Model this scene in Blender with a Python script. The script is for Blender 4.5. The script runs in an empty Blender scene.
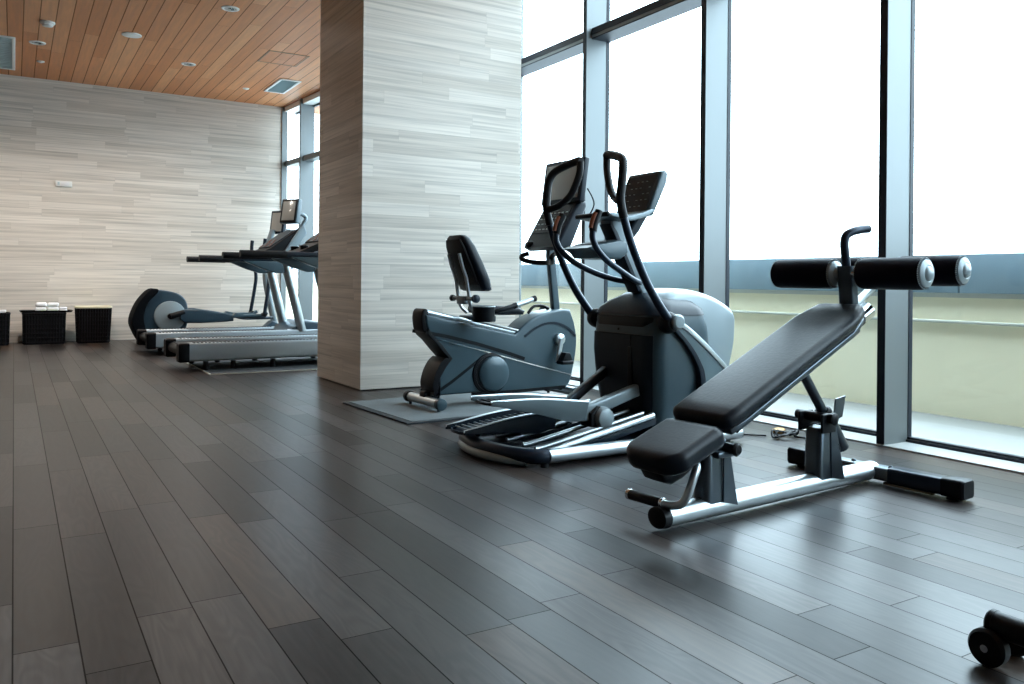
import bpy, bmesh, math, random
from mathutils import Vector, Matrix
random.seed(7)
S = 0.87            # survey units to metres
scn = bpy.context.scene
COL = scn.collection
PI = math.pi

# ------------------------------------------------------------------ materials
def newmat(name):
    m = bpy.data.materials.new(name); m.use_nodes = True
    nt = m.node_tree
    b = nt.nodes['Principled BSDF']
    return m, nt, b

def plain(name, col, rough=.5, metal=0.0, coat=0.0, bump=0.0, bscale=80, spec=.5, var=.0):
    m, nt, b = newmat(name)
    b.inputs['Base Color'].default_value = (*col, 1)
    b.inputs['Roughness'].default_value = rough
    b.inputs['Metallic'].default_value = metal
    b.inputs['Coat Weight'].default_value = coat
    b.inputs['Coat Roughness'].default_value = .15
    b.inputs['Specular IOR Level'].default_value = spec
    tc = nt.nodes.new('ShaderNodeTexCoord')
    n = nt.nodes.new('ShaderNodeTexNoise'); n.inputs['Scale'].default_value = bscale
    n.inputs['Detail'].default_value = 4
    nt.links.new(tc.outputs['Object'], n.inputs['Vector'])
    mr = nt.nodes.new('ShaderNodeMapRange')
    q = .015 if metal > .25 else .05
    mr.inputs['To Min'].default_value = max(0.02, rough - q); mr.inputs['To Max'].default_value = min(1, rough + q)
    if metal > .25: n.inputs['Scale'].default_value = 5
    nt.links.new(n.outputs['Fac'], mr.inputs['Value']); nt.links.new(mr.outputs['Result'], b.inputs['Roughness'])
    if bump:
        bp = nt.nodes.new('ShaderNodeBump'); bp.inputs['Strength'].default_value = bump; bp.inputs['Distance'].default_value = .002
        nt.links.new(n.outputs['Fac'], bp.inputs['Height']); nt.links.new(bp.outputs['Normal'], b.inputs['Normal'])
    if var:
        mx = nt.nodes.new('ShaderNodeMixRGB'); mx.blend_type = 'MULTIPLY'; mx.inputs['Fac'].default_value = var
        mx.inputs['Color1'].default_value = (*col, 1)
        n2 = nt.nodes.new('ShaderNodeTexNoise'); n2.inputs['Scale'].default_value = 3; n2.inputs['Detail'].default_value = 6
        nt.links.new(tc.outputs['Object'], n2.inputs['Vector'])
        nt.links.new(n2.outputs['Fac'], mx.inputs['Color2']); nt.links.new(mx.outputs['Color'], b.inputs['Base Color'])
    return m

class G:
    """tiny node-graph helper for scalar maths"""
    def __init__(s, nt): s.nt = nt
    def m(s, op, a, b=None, c=None):
        n = s.nt.nodes.new('ShaderNodeMath'); n.operation = op
        for k, v in enumerate((a, b, c)):
            if v is None: continue
            if isinstance(v, (int, float)): n.inputs[k].default_value = v
            else: s.nt.links.new(v, n.inputs[k])
        return n.outputs[0]
    def xyz(s, x, y, z):
        n = s.nt.nodes.new('ShaderNodeCombineXYZ')
        for k, v in enumerate((x, y, z)):
            if isinstance(v, (int, float)): n.inputs[k].default_value = v
            else: s.nt.links.new(v, n.inputs[k])
        return n.outputs[0]
    def white(s, v, w=None):
        n = s.nt.nodes.new('ShaderNodeTexWhiteNoise'); n.noise_dimensions = '3D'
        s.nt.links.new(v, n.inputs['Vector']); return n.outputs['Value']
    def noise(s, v, scale, detail=4, rough=.5, dist=0):
        n = s.nt.nodes.new('ShaderNodeTexNoise'); n.inputs['Scale'].default_value = scale
        n.inputs['Detail'].default_value = detail; n.inputs['Roughness'].default_value = rough; n.inputs['Distortion'].default_value = dist
        s.nt.links.new(v, n.inputs['Vector']); return n.outputs['Fac']
    def ramp(s, f, stops):
        n = s.nt.nodes.new('ShaderNodeValToRGB'); e = n.color_ramp.elements
        while len(e) < len(stops): e.new(.5)
        for k, (p, c) in enumerate(stops): e[k].position = p; e[k].color = (*c, 1)
        s.nt.links.new(f, n.inputs['Fac']); return n.outputs['Color']
    def mix(s, f, a, b, mode='MIX'):
        n = s.nt.nodes.new('ShaderNodeMixRGB'); n.blend_type = mode
        for k, v in enumerate((f, a, b)):
            if isinstance(v, (int, float)): n.inputs[k].default_value = v
            elif isinstance(v, tuple): n.inputs[k].default_value = (*v, 1)
            else: s.nt.links.new(v, n.inputs[k])
        return n.outputs[0]

def planks(name, across, along, w, off, length, stops, rough, grain=(7, 60), seam=.012, endseam=.004, grainamt=.35, spec=.5, bump=.25, cathedral=0.0, rvar=.1, seamdark=.22, streak=0.0, svar=0.0):
    """boards: across/along are functions of (x,y,z) sockets -> socket, in survey units"""
    m, nt, b = newmat(name); g = G(nt)
    tc = nt.nodes.new('ShaderNodeTexCoord')
    sc = nt.nodes.new('ShaderNodeVectorMath'); sc.operation = 'SCALE'; sc.inputs['Scale'].default_value = 1 / S
    nt.links.new(tc.outputs['Object'], sc.inputs[0])
    sp = nt.nodes.new('ShaderNodeSeparateXYZ'); nt.links.new(sc.outputs[0], sp.inputs[0])
    a = across(g, *sp.outputs); l = along(g, *sp.outputs)
    q = g.m('DIVIDE', g.m('SUBTRACT', a, off), w)
    row = g.m('FLOOR', q); fr = g.m('FRACT', q)
    ro = g.white(g.xyz(row, 3.7, 1.1))
    p = g.m('ADD', g.m('DIVIDE', l, length), g.m('MULTIPLY', ro, 7.31))
    # uneven board lengths: wobble the phase
    idx = g.m('FLOOR', p); fp = g.m('FRACT', p)
    cell = g.xyz(row, idx, 5.5)
    rnd = g.white(cell)
    base = g.ramp(rnd, stops)
    gv = g.xyz(g.m('MULTIPLY', l, grain[0]), g.m('MULTIPLY', a, grain[1]), g.m('MULTIPLY', rnd, 40))
    gr = g.noise(gv, .5, 5, .6)
    grf = g.m('MULTIPLY_ADD', gr, grainamt * 2, 1 - grainamt)
    col = g.mix(1.0, base, g.xyz(grf, grf, grf), 'MULTIPLY')
    h = gr
    if cathedral:
        cv = g.xyz(g.m('MULTIPLY', l, 1.4), g.m('MULTIPLY', a, 9), g.m('MULTIPLY', rnd, 90))
        cn = g.noise(cv, .9, 2, .5, .3)
        rings = g.m('SINE', g.m('MULTIPLY', cn, 70))
        rf = g.m('MULTIPLY_ADD', rings, cathedral, 1.0)
        col = g.mix(1.0, col, g.xyz(rf, rf, rf), 'MULTIPLY')
    d1 = g.m('MULTIPLY', g.m('MINIMUM', fr, g.m('SUBTRACT', 1.0, fr)), w)
    d2 = g.m('MULTIPLY', g.m('MINIMUM', fp, g.m('SUBTRACT', 1.0, fp)), length)
    s1 = g.m('LESS_THAN', d1, seam / 2); s2 = g.m('LESS_THAN', d2, endseam / 2)
    se = g.m('MAXIMUM', s1, s2)
    if streak:
        sv = g.xyz(g.m('MULTIPLY', l, .55), g.m('MULTIPLY', a, 26), g.m('MULTIPLY', rnd, 13))
        st = g.noise(sv, 1.0, 3, .65)
        sf = g.m('MULTIPLY_ADD', g.m('SMOOTH_MIN', g.m('MULTIPLY', g.m('SUBTRACT', st, .30), 4.0), 1.0, .2), streak, 1 - streak)
        col = g.mix(1.0, col, g.xyz(sf, sf, sf), 'MULTIPLY')
    dark = g.mix(1.0, col, (seamdark,) * 3, 'MULTIPLY')
    col = g.mix(se, col, dark)
    nt.links.new(col, b.inputs['Base Color'])
    r = g.m('MULTIPLY_ADD', gr, rvar * 2, rough - rvar)
    nt.links.new(r, b.inputs['Roughness'])
    spv = g.m('MULTIPLY_ADD', g.m('SUBTRACT', g.white(g.xyz(idx, row, 2.2)), .5), svar, spec)
    spv = g.m('MULTIPLY', spv, g.m('MULTIPLY_ADD', g.m('SUBTRACT', gr, .5), svar, 1.0))
    nt.links.new(g.m('MULTIPLY', spv, g.m('SUBTRACT', 1.0, g.m('MULTIPLY', se, .9))), b.inputs['Specular IOR Level'])
    if bump:
        bp = nt.nodes.new('ShaderNodeBump'); bp.inputs['Strength'].default_value = bump; bp.inputs['Distance'].default_value = .003
        hh = g.m('SUBTRACT', g.m('MULTIPLY', gr, .35), se)
        nt.links.new(hh, bp.inputs['Height']); nt.links.new(bp.outputs['Normal'], b.inputs['Normal'])
    return m

M = {}
M['floor'] = planks('dark_oak_floor', lambda g, x, y, z: x, lambda g, x, y, z: y, .1715, .005, 1.38,
    [(0, (.012, .0095, .0085)), (.25, (.023, .019, .018)), (.5, (.033, .028, .027)), (.7, (.045, .038, .036)), (.85, (.044, .028, .020)), (1, (.060, .052, .050))],
    .34, grain=(1.6, 75), seam=.0045, endseam=.004, grainamt=.62, cathedral=.15, spec=.27, bump=.07, rvar=.03, seamdark=.3, svar=.16)
M['ceil'] = planks('cedar_ceiling', lambda g, x, y, z: x, lambda g, x, y, z: y, .182, -.104, 3.4,
    [(0, (.56, .215, .085)), (.5, (.64, .27, .12)), (1, (.70, .33, .16))],
    .5, grain=(3, 40), seam=.012, endseam=.004, grainamt=.30, spec=.25, bump=.3, seamdark=.34)
STONE = [(0, (.635, .575, .505)), (.35, (.695, .635, .565)), (.7, (.73, .67, .60)), (1, (.775, .715, .645))]
M['stone'] = planks('wood_grain_limestone', lambda g, x, y, z: z, lambda g, x, y, z: g.m('ADD', x, y), .124, .02, 1.42,
    STONE, .42, grain=(1.3, 85), seam=.0025, endseam=.0025, grainamt=.30, spec=.35, bump=.08, seamdark=.82, streak=.30)
M['white'] = plain('white_paint', (.80, .80, .78), .5)
M['plaster'] = plain('pale_plaster', (.22, .195, .17), .8)
M['alu'] = plain('window_aluminium', (.165, .185, .192), .45, .3)
M['gasket'] = plain('window_gasket', (.006, .010, .018), .5, spec=.3)  # window gaskets, and the painted shade on the mullions' inner faces
M['sill'] = plain('pale_sill', (.42, .43, .42), .35)
M['yellow'] = plain('yellow_render', (.93, .86, .63), .9, var=.05)
M['band'] = plain('blue_grey_cladding', (.25, .36, .43), .6, var=.3)
M['pave'] = plain('terrace_paving', (.23, .23, .215), .85, var=.25)
M['gutter'] = plain('terrace_gutter', (.17, .17, .155), .8)
M['pipe'] = plain('pale_ledge', (.55, .56, .50), .6)
M['silver'] = plain('brushed_silver', (.47, .52, .55), .34, 1.0)
M['silverp'] = plain('silver_paint', (.19, .235, .26), .36, .35)
M['chrome'] = plain('chrome', (.75, .77, .79), .12, 1.0)
M['greyp'] = plain('light_grey_plastic', (.25, .31, .34), .34, .15, coat=.3)
M['teal'] = plain('teal_grey_plastic', (.036, .068, .088), .36, .1, coat=.15)
M['teal2'] = plain('pale_teal_plastic', (.10, .15, .175), .36, .1, coat=.15)
M['navy'] = plain('dark_navy_plastic', (.007, .014, .024), .42, .0, spec=.25)
M['tread_blue'] = plain('steel_blue_plastic', (.010, .032, .052), .38, coat=.1)
M['black'] = plain('black_plastic', (.003, .004, .006), .42, bump=.05, spec=.2)
M['rubber'] = plain('black_rubber', (.004, .005, .007), .55, bump=.15, bscale=160, spec=.3)
M['vinyl'] = plain('black_vinyl', (.003, .006, .011), .38, bump=.3, bscale=70, spec=.22)
M['foam'] = plain('roller_foam_cover', (.002, .0035, .011), .55, bump=.1, bscale=200, spec=.10)
M['gunmetal'] = plain('dark_gunmetal', (.085, .105, .125), .28, .9)
M['bluetube'] = plain('dark_blue_tube', (.012, .022, .040), .30, .4)
M['mat'] = plain('speckled_mat', (.185, .21, .22), .95, bump=1.0, bscale=55, var=.6)
M['matedge'] = plain('mat_edge', (.02, .025, .03), .8)
M['screen'] = plain('screen_sky_glare', (.30, .31, .30), .18, coat=.5)  # pale grey puts the sky's reflection into the screen colour
M['display'] = plain('dark_display', (.008, .013, .02), .4, spec=.3)
M['orange'] = plain('copper_sensor', (.22, .075, .04), .4, .3)
M['cream'] = plain('cream_liner', (.74, .68, .50), .9)
M['towel'] = plain('white_towel', (.80, .80, .82), .95, bump=.6, bscale=90)
M['greencloth'] = plain('green_cloth', (.25, .34, .10), .9)
M['brass'] = plain('brass_plug', (.50, .27, .08), .4, .5)
M['lamp_inner'] = plain('lamp_reflector', (.45, .50, .50), .2, .8)
M['platem'] = plain('pedal_plate_grey', (.085, .115, .13), .36, .35)
M['railsilver'] = plain('satin_silver_rail', (.36, .40, .43), .40, .5)
M['matteblack'] = plain('matte_black_plastic', (.003, .004, .006), .85, spec=.06)
M['tan'] = plain('tan_pad', (.30, .22, .14), .7)
M['vent'] = plain('vent_grey', (.50, .60, .62), .5)

def wicker(name, c1, c2):
    m, nt, b = newmat(name); g = G(nt)
    tc = nt.nodes.new('ShaderNodeTexCoord')
    w = nt.nodes.new('ShaderNodeTexWave'); w.inputs['Scale'].default_value = 9; w.inputs['Distortion'].default_value = 1.5
    nt.links.new(tc.outputs['Object'], w.inputs['Vector'])
    nt.links.new(g.ramp(w.outputs['Fac'], [(0.2, c1), (1, c2)]), b.inputs['Base Color'])
    b.inputs['Roughness'].default_value = .7; b.inputs['Specular IOR Level'].default_value = .12
    return m
M['wicker'] = wicker('black_wicker', (.002, .002, .003), (.008, .008, .010))
M['wicker2'] = wicker('dark_rattan', (.002, .0015, .002), (.008, .007, .010))

def glassmat():
    m = bpy.data.materials.new('window_glass'); m.use_nodes = True
    nt = m.node_tree; nt.nodes.clear()
    o = nt.nodes.new('ShaderNodeOutputMaterial'); mx = nt.nodes.new('ShaderNodeMixShader')
    t = nt.nodes.new('ShaderNodeBsdfTransparent'); t.inputs['Color'].default_value = (.96, .985, .98, 1)
    gl = nt.nodes.new('ShaderNodeBsdfGlossy'); gl.inputs['Roughness'].default_value = .02
    lw = nt.nodes.new('ShaderNodeLayerWeight'); lw.inputs['Blend'].default_value = .5; g = G(nt)
    f = g.m('MULTIPLY_ADD', g.m('POWER', lw.outputs['Facing'], 5.0), .96, .04)      # thin pane, same from both sides
    nt.links.new(f, mx.inputs['Fac']); nt.links.new(t.outputs[0], mx.inputs[1]); nt.links.new(gl.outputs[0], mx.inputs[2])
    nt.links.new(mx.outputs[0], o.inputs['Surface'])
    return m
M['glass'] = glassmat()

# ------------------------------------------------------------------ mesh builder
def spl(pts, sub=8, closed=False):
    """Catmull-Rom through the points (any dimension)"""
    P = [Vector(p) for p in pts]; n = len(P); out = []
    if n < 3: return P
    rng = range(n) if closed else range(n - 1)
    for i in rng:
        if closed: a, b, c, d = P[i - 1], P[i], P[(i + 1) % n], P[(i + 2) % n]
        else: a, b, c, d = P[max(i - 1, 0)], P[i], P[i + 1], P[min(i + 2, n - 1)]
        for k in range(sub):
            t = k / sub
            out.append(.5 * ((2 * b) + (c - a) * t + (2 * a - 5 * b + 4 * c - d) * t * t + (3 * b - a - 3 * c + d) * t ** 3))
    if not closed: out.append(P[-1])
    return out

class MB:
    def __init__(s): s.bm = bmesh.new()
    def _merge(s, bm, mat=None):
        if mat is not None: bmesh.ops.transform(bm, matrix=mat, verts=bm.verts)
        me = bpy.data.meshes.new('t'); bm.to_mesh(me); bm.free(); s.bm.from_mesh(me); bpy.data.meshes.remove(me)
        return s
    def box(s, c, d, bev=0, rot=None, seg=3):
        bm = bmesh.new(); bmesh.ops.create_cube(bm, size=1)
        bmesh.ops.scale(bm, vec=d, verts=bm.verts)
        if bev: bmesh.ops.bevel(bm, geom=bm.edges[:], offset=bev, segments=seg, affect='EDGES', clamp_overlap=True, profile=.5)
        mt = Matrix.Translation(c)
        if rot is not None: mt = mt @ rot
        return s._merge(bm, mt)
    def bb(s, lo, hi, bev=0, seg=3):
        lo, hi = Vector(lo), Vector(hi)
        return s.box((lo + hi) / 2, hi - lo, bev, None, seg)
    def loft(s, rings, cap=True, closed=False):
        bm = bmesh.new(); R = [[bm.verts.new(p) for p in r] for r in rings]; n = len(R[0])
        for i in range(len(R) - (0 if closed else 1)):
            a, b = R[i], R[(i + 1) % len(R)]
            for k in range(n):
                bm.faces.new((a[k], a[(k + 1) % n], b[(k + 1) % n], b[k]))
        if cap and not closed:
            bm.faces.new(R[0][::-1]); bm.faces.new(R[-1])
        bmesh.ops.recalc_face_normals(bm, faces=bm.faces)
        return s._merge(bm)
    def tube(s, pts, r, n=14, sub=6, closed=False, smooth=True, flat=None, cap=True):
        P = spl(pts, sub, closed) if smooth and len(pts) > 2 else [Vector(p) for p in pts]
        L = len(P)
        if isinstance(r, (list, tuple)):
            rr = []
            for i in range(L):
                t = i / (L - 1) * (len(r) - 1); k = min(int(t), len(r) - 2); rr.append(r[k] + (r[k + 1] - r[k]) * (t - k))
        else: rr = [r] * L
        rings = []; up = None
        for i in range(L):
            if closed: t = P[(i + 1) % L] - P[i - 1]
            else: t = P[min(i + 1, L - 1)] - P[max(i - 1, 0)]
            t.normalize()
            if up is None:
                up = Vector((0, 0, 1)) if abs(t.z) < .9 else Vector((0, 1, 0))
            up = (up - t * up.dot(t)).normalized(); sd = t.cross(up)
            f = flat or 1.0
            rings.append([P[i] + (sd * math.cos(2 * PI * k / n) + up * f * math.sin(2 * PI * k / n)) * rr[i] for k in range(n)])
        return s.loft(rings, cap, closed)
    def cyl(s, a, b, r, r2=None, n=24, bev=0.0):
        a, b = Vector(a), Vector(b)
        if r2 is None: r2 = r
        t = (b - a).normalized()
        up = Vector((0, 0, 1)) if abs(t.z) < .9 else Vector((1, 0, 0))
        up = (up - t * up.dot(t)).normalized(); sd = t.cross(up)
        prof = [(0, r), (1, r2)]
        L = (b - a).length
        if bev:
            e = bev / L
            prof = [(0, r - bev), (e * .3, r - bev * .3), (e, r), (1 - e, r2), (1 - e * .3, r2 - bev * .3), (1, r2 - bev)]
        rings = [[a + (b - a) * p + (sd * math.cos(2 * PI * k / n) + up * math.sin(2 * PI * k / n)) * q for k in range(n)] for p, q in prof]
        return s.loft(rings)
    def lathe(s, prof, o, axis=(0, 0, 1), n=32):
        o, t = Vector(o), Vector(axis).normalized()
        up = Vector((0, 0, 1)) if abs(t.z) < .9 else Vector((1, 0, 0))
        up = (up - t * up.dot(t)).normalized(); sd = t.cross(up)
        rings = [[o + t * h + (sd * math.cos(2 * PI * k / n) + up * math.sin(2 * PI * k / n)) * max(q, 1e-4) for k in range(n)] for q, h in prof]
        return s.loft(rings)
    def prism(s, poly, v0, v1, bev=0, seg=3, plane='uz'):
        """poly in (u,z) extruded along v (plane 'uz'); (u,v) along z (plane 'uv'); (v,z) along u ('vz')"""
        def P(a, b, t): return {'uz': (a, t, b), 'uv': (a, b, t), 'vz': (t, a, b)}[plane]
        bm = bmesh.new()
        A = [bm.verts.new(P(p[0], p[1], v0)) for p in poly]; B = [bm.verts.new(P(p[0], p[1], v1)) for p in poly]
        n = len(poly)
        fa = bm.faces.new(A); fb = bm.faces.new(B[::-1])
        for k in range(n): bm.faces.new((A[k], B[k], B[(k + 1) % n], A[(k + 1) % n]))
        bmesh.ops.recalc_face_normals(bm, faces=bm.faces)
        if bev:
            ed = list(set(list(fa.edges) + list(fb.edges)))
            bmesh.ops.bevel(bm, geom=ed, offset=bev, segments=seg, affect='EDGES', clamp_overlap=True, profile=.5)
        return s._merge(bm)
    def ball(s, c, r, scale=(1, 1, 1), n=20):
        bm = bmesh.new(); bmesh.ops.create_uvsphere(bm, u_segments=n, v_segments=n // 2 + 2, radius=r)
        bmesh.ops.scale(bm, vec=scale, verts=bm.verts)
        return s._merge(bm, Matrix.Translation(c))
    def build(s, name, mat, parent=None, ang=35, loc=None):
        me = bpy.data.meshes.new(name)
        bmesh.ops.scale(s.bm, vec=(S, S, S), verts=s.bm.verts)
        bmesh.ops.recalc_face_normals(s.bm, faces=s.bm.faces)
        s.bm.to_mesh(me); s.bm.free()
        me.polygons.foreach_set('use_smooth', [True] * len(me.polygons))
        me.set_sharp_from_angle(angle=math.radians(ang))
        me.materials.append(M[mat] if isinstance(mat, str) else mat)
        o = bpy.data.objects.new(name, me); COL.objects.link(o)
        if parent: o.parent = parent
        if loc: o.location = Vector(loc) * S
        return o

def thing(name, label, cat, ox=0, oy=0, deg=0, oz=0, group=None):
    o = bpy.data.objects.new(name, None); COL.objects.link(o)
    o.empty_display_size = .1
    o.location = Vector((ox, oy, oz)) * S; o.rotation_euler = (0, 0, math.radians(deg))
    return tag(o, label, cat, group)
def tag(o, label, cat, group=None):
    o['label'] = label; o['category'] = cat
    if group: o['group'] = group
    return o
def struct(o, label=None):
    o['kind'] = 'structure'
    if label: o['label'] = label
    return o
def rrect(hu, hv, r, n=6, cu=0, cv=0):
    """rounded rectangle outline in 2D"""
    out = []
    for sx, sy, a0 in ((1, 1, 0), (-1, 1, 90), (-1, -1, 180), (1, -1, 270)):
        for k in range(n + 1):
            a = math.radians(a0 + 90 * k / n)
            out.append((cu + sx * (hu - r) + r * math.cos(a), cv + sy * (hv - r) + r * math.sin(a)))
    return out
def rotY(deg): return Matrix.Rotation(math.radians(deg), 4, 'Y')
def rotX(deg): return Matrix.Rotation(math.radians(deg), 4, 'X')
def rotZ(deg): return Matrix.Rotation(math.radians(deg), 4, 'Z')

# ------------------------------------------------------------------ the room
CZ = 4.456; YB = 16.03; XL = -5.6; YF = -5.0; XG = 5.33; XI = 5.06
struct(MB().bb((XL, YF, -.12), (5.05, YB + .3, 0)).build('floor', 'floor'), 'dark stained oak plank floor')
c = MB().bb((XL - .2, YF - .2, CZ), (4.60, YB + .3, CZ + .12)); c.bb((4.60, 9.2, CZ), (5.42, YB + .3, CZ + .12))
struct(c.build('ceiling', 'ceil'), 'orange cedar board ceiling')
WT = 5.1
struct(MB().bb((4.58, YF - .2, WT), (5.42, 9.3, WT + .12)).bb((4.58, YF - .2, CZ + .12), (4.62, 9.3, WT)).bb((4.62, 9.2, CZ + .12), (5.42, 9.3, WT)).build('trim_7', 'white'), 'white pocket over the window wall')
struct(MB().bb((XL - .2, YB, -.1), (4.44, YB + .25, CZ)).build('wall_back', 'stone'), 'back wall clad in grey wood-grain limestone strips')
struct(MB().bb((XL - .2, YF, -.1), (XL, YB, CZ)).build('wall_left', 'plaster'), 'left wall')
struct(MB().bb((XL - .2, YF - .2, -.1), (5.05, YF, CZ)).build('wall_front', 'plaster'), 'wall behind')
pil = MB().bb((2.931, 7.699, 0.012), (4.765, 9.043, CZ)).build('pillar', 'stone')
struct(pil, 'limestone-clad pillar')
struct(MB().bb((2.96, 7.73, 0), (4.73, 9.01, .02)).build('pillar_shadow_gap', 'black'), 'black slab painting the shadow gap under the pillar')  # black slab stands in for the shadow at the pillar's foot
struct(MB().bb((5.05, YF, -.1), (5.40, 9.2, .012), .004).build('trim_1', 'sill'), 'pale sill strip along the windows')

# near window wall: bays between mullions
MY = [-3.405, -1.685, .035, 1.755, 3.475, 5.192, 6.918, 8.64]
TZ0, TZ1 = 3.63, 3.74
for i, y in enumerate(MY[:-1]):
    y2 = MY[i + 1]
    w = bpy.data.objects.new(f'window_{i+1}', None); COL.objects.link(w); w.location = Vector((XG, y, 0)) * S; struct(w, f'tall window bay')
    mb = MB().bb((XI - XG, -.029, .012), (-.012, .029, WT))
    mb.build('mullion', 'alu', w)
    MB().bb((XI - XG - .004, -.0295, .012), (XI - XG - .0005, .0295, WT)).build('mullion_shade', 'gasket', w)  # black sheet paints the shade on the mullion's unlit inner side
    g = MB()
    g.bb((-.012, -.033, .012), (.03, .033, WT))
    g.bb((-.03, .03, .012), (.03, y2 - y - .03, .028)); g.bb((-.015, .03, .034), (.03, y2 - y - .03, .044))
    g.build('gasket', 'gasket', w)
    MB().bb((-.20, .03, TZ0 + .012), (-.02, y2 - y - .03, TZ1)).build('transom', 'alu', w)
    MB().bb((-.205, .03, TZ0), (.03, y2 - y - .03, TZ0 + .012)).bb((-.206, .03, TZ0 + .045), (-.2005, y2 - y - .03, TZ1 + .002)).build('transom_edge', 'gasket', w)
    MB().bb((-.008, .03, .03), (.008, y2 - y - .03, WT - .05)).build('pane', 'glass', w)
    MB().bb((-.25, .03, WT - .12), (.03, y2 - y - .03, WT)).build('head', 'white', w)
w = bpy.data.objects.new('window_8', None); COL.objects.link(w); w.location = Vector((XG, 8.64, 0)) * S; struct(w, 'window mullion beside the pillar')
MB().bb((XI - XG, -.029, .012), (.03, .029, WT)).build('mullion', 'alu', w)
MB().bb((-.1, .03, .0), (.03, .6, WT)).build('blank_panel', 'alu', w)

# far window wall beyond the pillar, turned a few degrees
A0 = Vector((5.00, 9.15)); A1 = Vector((4.44, YB))
dv = (A1 - A0).normalized(); ang = math.degrees(math.atan2(dv.y, dv.x)) - 90
Lf = (A1 - A0).length
ps = [Lf - .0 - .95 * k for k in (6, 5, 4, 3, 2, 1, 0)]
struct(MB().bb((0, 0, 0), (.32, Lf, .03)).build('trim_2', 'sill', loc=(A0.x, A0.y, 0)), 'pale sill of the far windows').rotation_euler = (0, 0, math.radians(ang))
for i, d in enumerate(ps):
    p = A0 + dv * d
    w = bpy.data.objects.new(f'window_{9+i}', None); COL.objects.link(w); w.location = Vector((p.x, p.y, 0)) * S
    w.rotation_euler = (0, 0, math.radians(ang)); struct(w, 'far window bay')
    prev = -.95 if i else -d
    MB().bb((0, -.03, .03), (.11 if i == 6 else .27, .03, CZ)).build('mullion', 'alu', w)
    MB().bb((.06, prev + .03, 3.30), (.25, -.03, 3.40)).build('transom', 'alu', w)
    MB().bb((.04, prev + .03, 4.36), (.28, -.03, CZ)).build('head', 'white', w)
    MB().bb((.25, prev + .03, .03), (.30, -.03, .09)).bb((.25, prev + .03, 4.33), (.29, -.03, 4.36)).build('gasket', 'gasket', w)
    MB().bb((.262, prev + .03, .03), (.278, -.03, 4.35)).build('pane', 'glass', w)

# ceiling fittings
def downlight(x, y, lab):
    t = thing('ceiling_downlight', lab, 'ceiling light', x, y, 0, CZ)
    MB().lathe([(.075, -.006), (.085, -.012), (.105, -.010), (.108, 0), (.08, 0)], (0, 0, 0)).build('trim_ring', 'white', t)
    MB().lathe([(.074, -.008), (.062, -.003), (.035, -.001), (.03, -.014), (.0, -.018)], (0, 0, 0)).build('reflector', 'lamp_inner', t)
    MB().lathe([(.028, -.005), (.024, -.016), (0, -.02)], (.02, 0, 0)).build('lamp', 'display', t)
    return t
downlight(.259, 13.59, 'round white recessed ceiling downlight beside the ceiling vent at left')
downlight(2.27, 10.54, 'round white recessed downlight nearest the pillar in the wood ceiling')
downlight(2.31, 13.63, 'round white recessed downlight in the middle of the wood ceiling near the back wall')
t = thing('ceiling_speaker', 'flat round white speaker cover on the wood ceiling', 'speaker', 1.363, 12.43, 0, CZ)
MB().lathe([(0, -.012), (.1, -.013), (.118, -.012)], (0, 0, 0)).build('grille', 'white', t)
MB().lathe([(.118, -.014), (.126, -.012), (.128, 0), (.118, 0)], (0, 0, 0)).build('rim', 'white', t)
t = thing('smoke_detector', 'small white dome smoke detector on the wood ceiling', 'smoke detector', .351, 12.42, 0, CZ)
MB().lathe([(.09, 0), (.09, -.02), (.075, -.03)], (0, 0, 0)).build('base', 'white', t)
MB().lathe([(.072, -.03), (.062, -.056), (.03, -.063), (0, -.064)], (0, 0, 0)).box((-.02, -.066, -.045), (.04, .012, .012)).build('sensor_dome', 'white', t)
for x, y, lab in ((.328, 14.74, 'small white sprinkler cap on ceiling near the left vent'), (3.467, 14.81, 'small white sprinkler cap on ceiling near the far windows')):
    t = thing('ceiling_sprinkler', lab, 'sprinkler', x, y, 0, CZ)
    MB().lathe([(.055, 0), (.055, -.008), (.045, -.014)], (0, 0, 0)).build('rosette', 'white', t)
    MB().lathe([(.02, -.01), (.03, -.018), (.012, -.026), (0, -.027)], (0, 0, 0)).build('cap', 'white', t)
def vent(x0, y0, x1, y1, lab):
    t = thing('ceiling_vent', lab, 'vent', (x0 + x1) / 2, (y0 + y1) / 2, 0, CZ)
    hx, hy = (x1 - x0) / 2, (y1 - y0) / 2; f = .045
    b = MB()
    b.bb((-hx, -hy, -.016), (hx, -hy + f, 0), .004); b.bb((-hx, hy - f, -.016), (hx, hy, 0), .004)
    b.bb((-hx, -hy + f, -.016), (-hx + f, hy - f, 0), .004); b.bb((hx - f, -hy + f, -.016), (hx, hy - f, 0), .004)
    b.build('frame', 'white', t)
    b = MB(); n = 18
    for k in range(n):
        yy = -hy + f + (k + .5) * (2 * hy - 2 * f) / n
        b.box((0, yy, -.007), (2 * hx - 2 * f, .03, .004), 0, rotX(25))
    b.build('slats', 'vent', t)
    MB().bb((-hx + f, -hy + f, -.003), (hx - f, hy - f, -.001)).build('backing', 'vent', t)
vent(3.775, 13.74, 4.14, 14.81, 'square white ceiling vent near the far windows')
vent(-.62, 13.45, -.01, 15.56, 'large white framed ceiling vent cut off by the left edge of the photo')
t = thing('ceiling_access_panel', 'square wood access hatch outlined in the ceiling boards', 'access panel', 3.475, 12.5, 0, CZ)
MB().bb((-.28, -.33, -.004), (.28, .33, 0)).build('hatch', 'ceil', t)
b = MB()
for lo, hi in (((-.30, -.35), (.30, -.332)), ((-.30, .332), (.30, .35)), ((-.30, -.332), (-.282, .332)), ((.282, -.332), (.30, .332))): b.bb((*lo, -.006), (*hi, 0))
b.build('frame', 'tan', t)
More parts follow.
